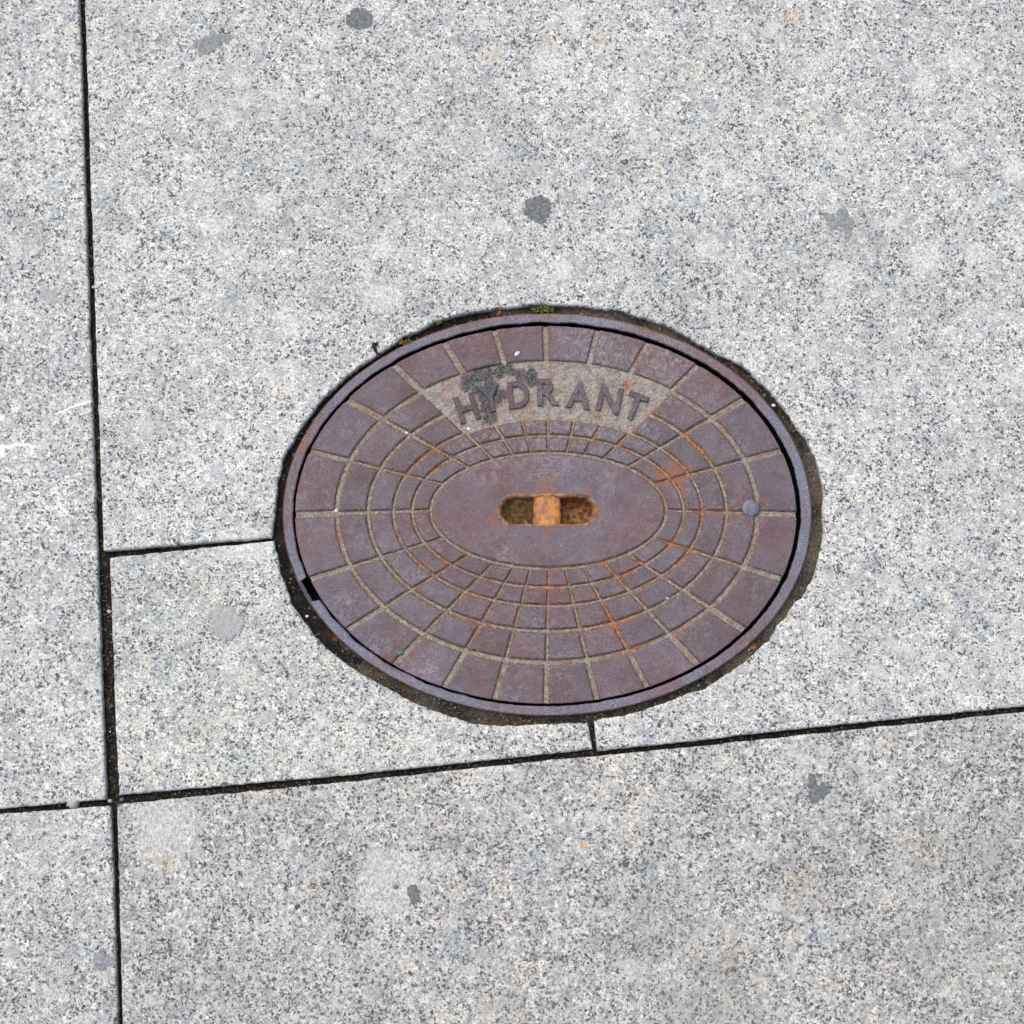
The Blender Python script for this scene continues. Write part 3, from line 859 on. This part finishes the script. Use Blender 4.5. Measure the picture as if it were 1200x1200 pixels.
# ------------------------------------------------------------------ flattened chewing gum on the stone
def gum(u, v, rx, ry, rot, jag, mat, label, seed, freq=1.0):
    """thin film of gum: everything where a noisy dome stays above zero, so rims are ragged and worn ones have holes"""
    c = G(u, v); st = 0.00042; R0 = max(rx, ry) * PX * 1.6; n = int(2 * R0 / st)
    ca, sa = math.cos(rot), math.sin(rot)
    F = {}
    for i in range(n + 1):
        for j in range(n + 1):
            x, y = -R0 + i * st, -R0 + j * st
            xr, yr = (x * ca + y * sa) / (rx * PX), (-x * sa + y * ca) / (ry * PX)
            f = 1 - (xr * xr + yr * yr) + jag * (1.1 * nz(x, y, 130 * freq, seed) + .8 * nz(x, y, 330 * freq, seed + 3) + .4 * nz(x, y, 800, seed + 5))
            F[i, j] = f
    vs, fs, idx = [], [], {}
    def vert(i, j):
        if (i, j) not in idx:
            idx[i, j] = len(vs)
            f = F[i, j]; h = max(0.0, min(1.0, f * 2.2))
            vs.append(Vector((-R0 + i * st, -R0 + j * st, 0.00004 + 0.00035 * h ** .5)))
        return idx[i, j]
    for i in range(n):
        for j in range(n):
            cs = [(i, j), (i + 1, j), (i + 1, j + 1), (i, j + 1)]
            ok = [q for q in cs if F[q] > -0.04]
            if len(ok) == 4: fs.append(tuple(vert(*q) for q in cs))
            elif len(ok) == 3: fs.append(tuple(vert(*q) for q in ok))
    o = mesh('chewing_gum', vs, fs, mat, smooth=True)
    o.location = c
    return tag(o, label, 'chewing gum', 'flattened chewing gum on the slabs')
gum(422, 22, 17, 14, 0, .35, m_gum, 'dark grey oval gum spot beside a fainter smudge, far from the lid', 1)
gum(248, 50, 19, 12, .35, .9, m_gum_mid, 'faint blue grey ragged gum smudge near the long joint', 2.3)
gum(630, 244, 18, 16.5, 0, .55, m_gum, 'dark round scalloped gum spot on the slab above the inscription', 3)
gum(982, 262, 19, 16, 0.2, 1.5, m_gum_mid, 'patchy worn grey gum spot close to white stone flecks', 4.4)
gum(264, 731, 22, 18, -.4, .6, m_gum_pale, 'pale grey soft gum patch on the corner infill slab', 5)
gum(957, 922, 12, 15, .5, 1.0, m_gum, 'dark ragged gum spot below the long sloping joint', 6.2)
gum(486, 1049, 8, 13, .15, .8, m_gum, 'small dark gum blot on a whitish worn patch of stone', 7.1)
gum(121, 1124, 11, 12, 0, .9, m_gum_mid, 'grey gum smudge right beside the narrow end of the long joint', 8)
gum(60, 345, 11, 12, 0, 1.2, m_gum_pale, 'faint pale grey gum smudge on the narrow slab beyond the long joint', 9.6)
gum(464, 1039, 3.5, 3, 0, .3, m_gum, 'tiny dark gum dot next to the small blot', 10)

# ------------------------------------------------------------------ small loose things
def pebble(name, u, v, z, r, mat, label, cat, seed, flat=.7):
    bm = bmesh.new(); bmesh.ops.create_icosphere(bm, subdivisions=2, radius=r)
    for q in bm.verts:
        k = 1 + .35 * noise.noise(q.co / r * 1.3 + Vector((seed, 0, 0)))
        q.co = Vector((q.co.x * k, q.co.y * k * .85, q.co.z * k * flat))
    me = bpy.data.meshes.new(name); bm.to_mesh(me); bm.free()
    me.materials.append(mat); me.polygons.foreach_set('use_smooth', [True] * len(me.polygons))
    o = bpy.data.objects.new(name, me); COL.objects.link(o)
    g = G(u, v); o.location = (g.x, g.y, z + r * flat * .8)
    return tag(o, label, cat)
pebble('pebble', 126, 716, -0.0066, .0019, m_peb, 'single pale pebble lodged in the widened joint beside the infill slab', 'pebble', 1)
pebble('pebble', 107.3, 334, -0.0066, .0013, m_white, 'tiny white stone chip stuck in the thin part of the long joint', 'pebble', 2)
pebble('pebble', 127, 938.5, -0.0064, .0017, m_peb, 'small pale pebble lying at the crossing of the joints', 'pebble', 3)
pebble('pebble', 141, 937, -0.0064, .0018, m_bolt, 'small grey pebble lying at the crossing of the joints', 'pebble', 4)
pebble('gum_lump', 85, 941.5, -0.0052, .0048, m_gum_pale, 'pale grey gum lump bridging the joint between the two narrow slabs', 'chewing gum', 5, .8)
pebble('pebble', 359, 721.5, -0.0052, .0013, m_white, 'white grain in the soil seam near the slotted side of the rim', 'pebble', 6)
pebble('pebble', 907.5, 474, -0.0045, .0016, m_white, 'white grain on the outer edge of the rim in the soil seam', 'pebble', 7)

def flake(name, u, v, z, pts, mat, label, cat, curl=.0006):
    """thin bent chip with real thickness; outline in photo pixels"""
    n = len(pts); c = G(u, v, z)
    top = [Vector((x * PX * .8, -y * PX * .8, curl * abs(math.sin(i * 2.1)) + .0005)) for i, (x, y) in enumerate(pts)]
    bot = [Vector((p.x, p.y, p.z - .0005)) for p in top]
    vs = top + bot + [Vector((0, 0, .0009)), Vector((0, 0, 0.0001))]
    fs = [(i, (i + 1) % n, 2 * n) for i in range(n)] + [((i + 1) % n + n, i + n, 2 * n + 1) for i in range(n)] + [(i, i + n, (i + 1) % n + n, (i + 1) % n) for i in range(n)]
    o = mesh(name, vs, fs, mat); o.location = c
    return tag(o, label, cat)
flake('petal', 685, 991, 0.0001, [(-3, 1), (-2, -2), (1, -2.5), (3, -1), (2.5, 2), (-1, 2.5)], m_yel, 'tiny yellow petal lying alone on the granite', 'petal')
flake('paint_chip', 469.5, 765, TOP, [(-4, 1), (-2, -2.5), (0, -1), (3, -3), (3.5, 0), (0, 1.5), (-1, 3)], m_green, 'bright green paint chip on the ribbed lid near its rim', 'paint chip', .0002)
flake('stone_chip', 606, 414.5, TOP, [(-4, 3), (-3, -1), (1, -3.5), (4, -3), (3, 0), (-1, 3.5)], m_white, 'white stone chip on the lid next to the tar stain', 'stone chip', .0003)
flake('stone_chip', 549, 502.5, FLOOR, [(-2.5, 2), (-1.5, -2), (2.5, -1.5), (2, 2)], m_white, 'white stone chip below the letter H', 'stone chip', .0002)
flake('stone_chip', 393.5, 598.5, FLOOR, [(-3, 1.5), (-1.5, -1.8), (3, -1.3), (2, 2)], m_white, 'white chip where grooves cross on the long axis of the lid', 'stone chip', .0002)
flake('stone_chip', 476.5, 507.3, FLOOR, [(-2, 1.5), (-1.5, -1.8), (2, -1.3), (2, 2)], m_white, 'white chip in the curved groove left of the inscription', 'stone chip', .0002)
flake('stone_chip', 782, 701, TOP, [(-3, 1.5), (-1.5, -2), (2.6, -1.3), (2, 2)], m_peb, 'cream chip on the ribs beside rust streaks', 'stone chip', .0002)
flake('dry_leaf', 585, 367, -0.0040, [(-4, 2), (-2, -2), (2, -4), (3, 0), (1, 3)], m_leaf, 'scrap of brown dry leaf in the soil above the lid', 'leaf', .001)
flake('dry_leaf', 470, 401, -0.0040, [(-3, 4), (-3, -1), (2, -4), (4, -1), (1, 3)], m_leaf, 'scrap of brown dry leaf beside the small moss clump', 'leaf', .001)
flake('dry_leaf', 882.5, 758.5, -0.0040, [(-5, 1), (-2, -2), (3, -2), (5, 1), (1, 3)], m_leaf, 'scrap of rusty brown leaf in the wide mortar seam', 'leaf', .001)

def moss(u, v, rx, ry, cnt, seed, label):
    rn = random.Random(seed); vs, fs = [], []
    c = G(u, v)
    for k in range(cnt):
        a, r = rn.random() * 6.283, rn.random() ** .5
        p = G(u + rx * r * math.cos(a), v + ry * r * math.sin(a)); p.z = -0.0046
        L = rn.uniform(.0014, .0046) * (1.3 - .6 * r); th = rn.random() * 6.283; wd = rn.uniform(.0003, .0006)
        lean = Vector((math.cos(th), math.sin(th), 0)) * L * rn.uniform(.2, .9)
        s = Vector((-math.sin(th), math.cos(th), 0)) * wd
        b = len(vs)
        vs += [p - s, p + s, p + lean * .5 + s * 1.2 + Vector((0, 0, L * .7)), p + lean * .5 - s * 1.2 + Vector((0, 0, L * .7)), p + lean + Vector((0, 0, L))]
        fs += [(b, b + 1, b + 2, b + 3), (b + 3, b + 2, b + 4)]
    o = mesh('moss_tuft', [q - c for q in vs], fs, m_moss); o.location = c
    return tag(o, label, 'moss')
moss(637, 360.5, 14, 4.5, 170, 1, 'largest green moss tuft, in the seam above the lid')
moss(478, 400.5, 4.5, 3.5, 70, 2, 'small moss tuft in the soil seam next to a leaf scrap')
moss(512, 377, 5, 2.5, 40, 3, 'sparse moss tuft between the small tuft and the large one')

def twig(pts, r, label):
    vs, fs = [], []
    n = 7
    for i, (u, v, z) in enumerate(pts):
        g = G(u, v); rr = r * (1 - .5 * i / len(pts)) * (1 + .2 * math.sin(i * 2.3))
        for k in range(n):
            t = 2 * math.pi * k / n
            vs.append(Vector((g.x + rr * math.cos(t), g.y, z + rr * math.sin(t))) + Vector((0, rr * .8 * math.sin(t * 2 + i), 0)))
    fs = loops_faces(len(pts), n) + [tuple(range(n)), tuple(range((len(pts) - 1) * n, len(pts) * n))]
    o = mesh('twig', vs, fs, m_twig, smooth=True)
    return tag(o, label, 'twig')
twig([(444, 417, -.003), (440, 411, -.0005), (437, 406, .001), (439, 403, .0022), (442.5, 405.5, .003)], .0016, 'dark curled twig poking over the stone edge from the seam')
twig([(350, 503, -.005), (352, 507, -.003), (356, 508.5, -.002), (359, 505.5, -.003)], .0012, 'short dark twig hook in the black part of the seam')
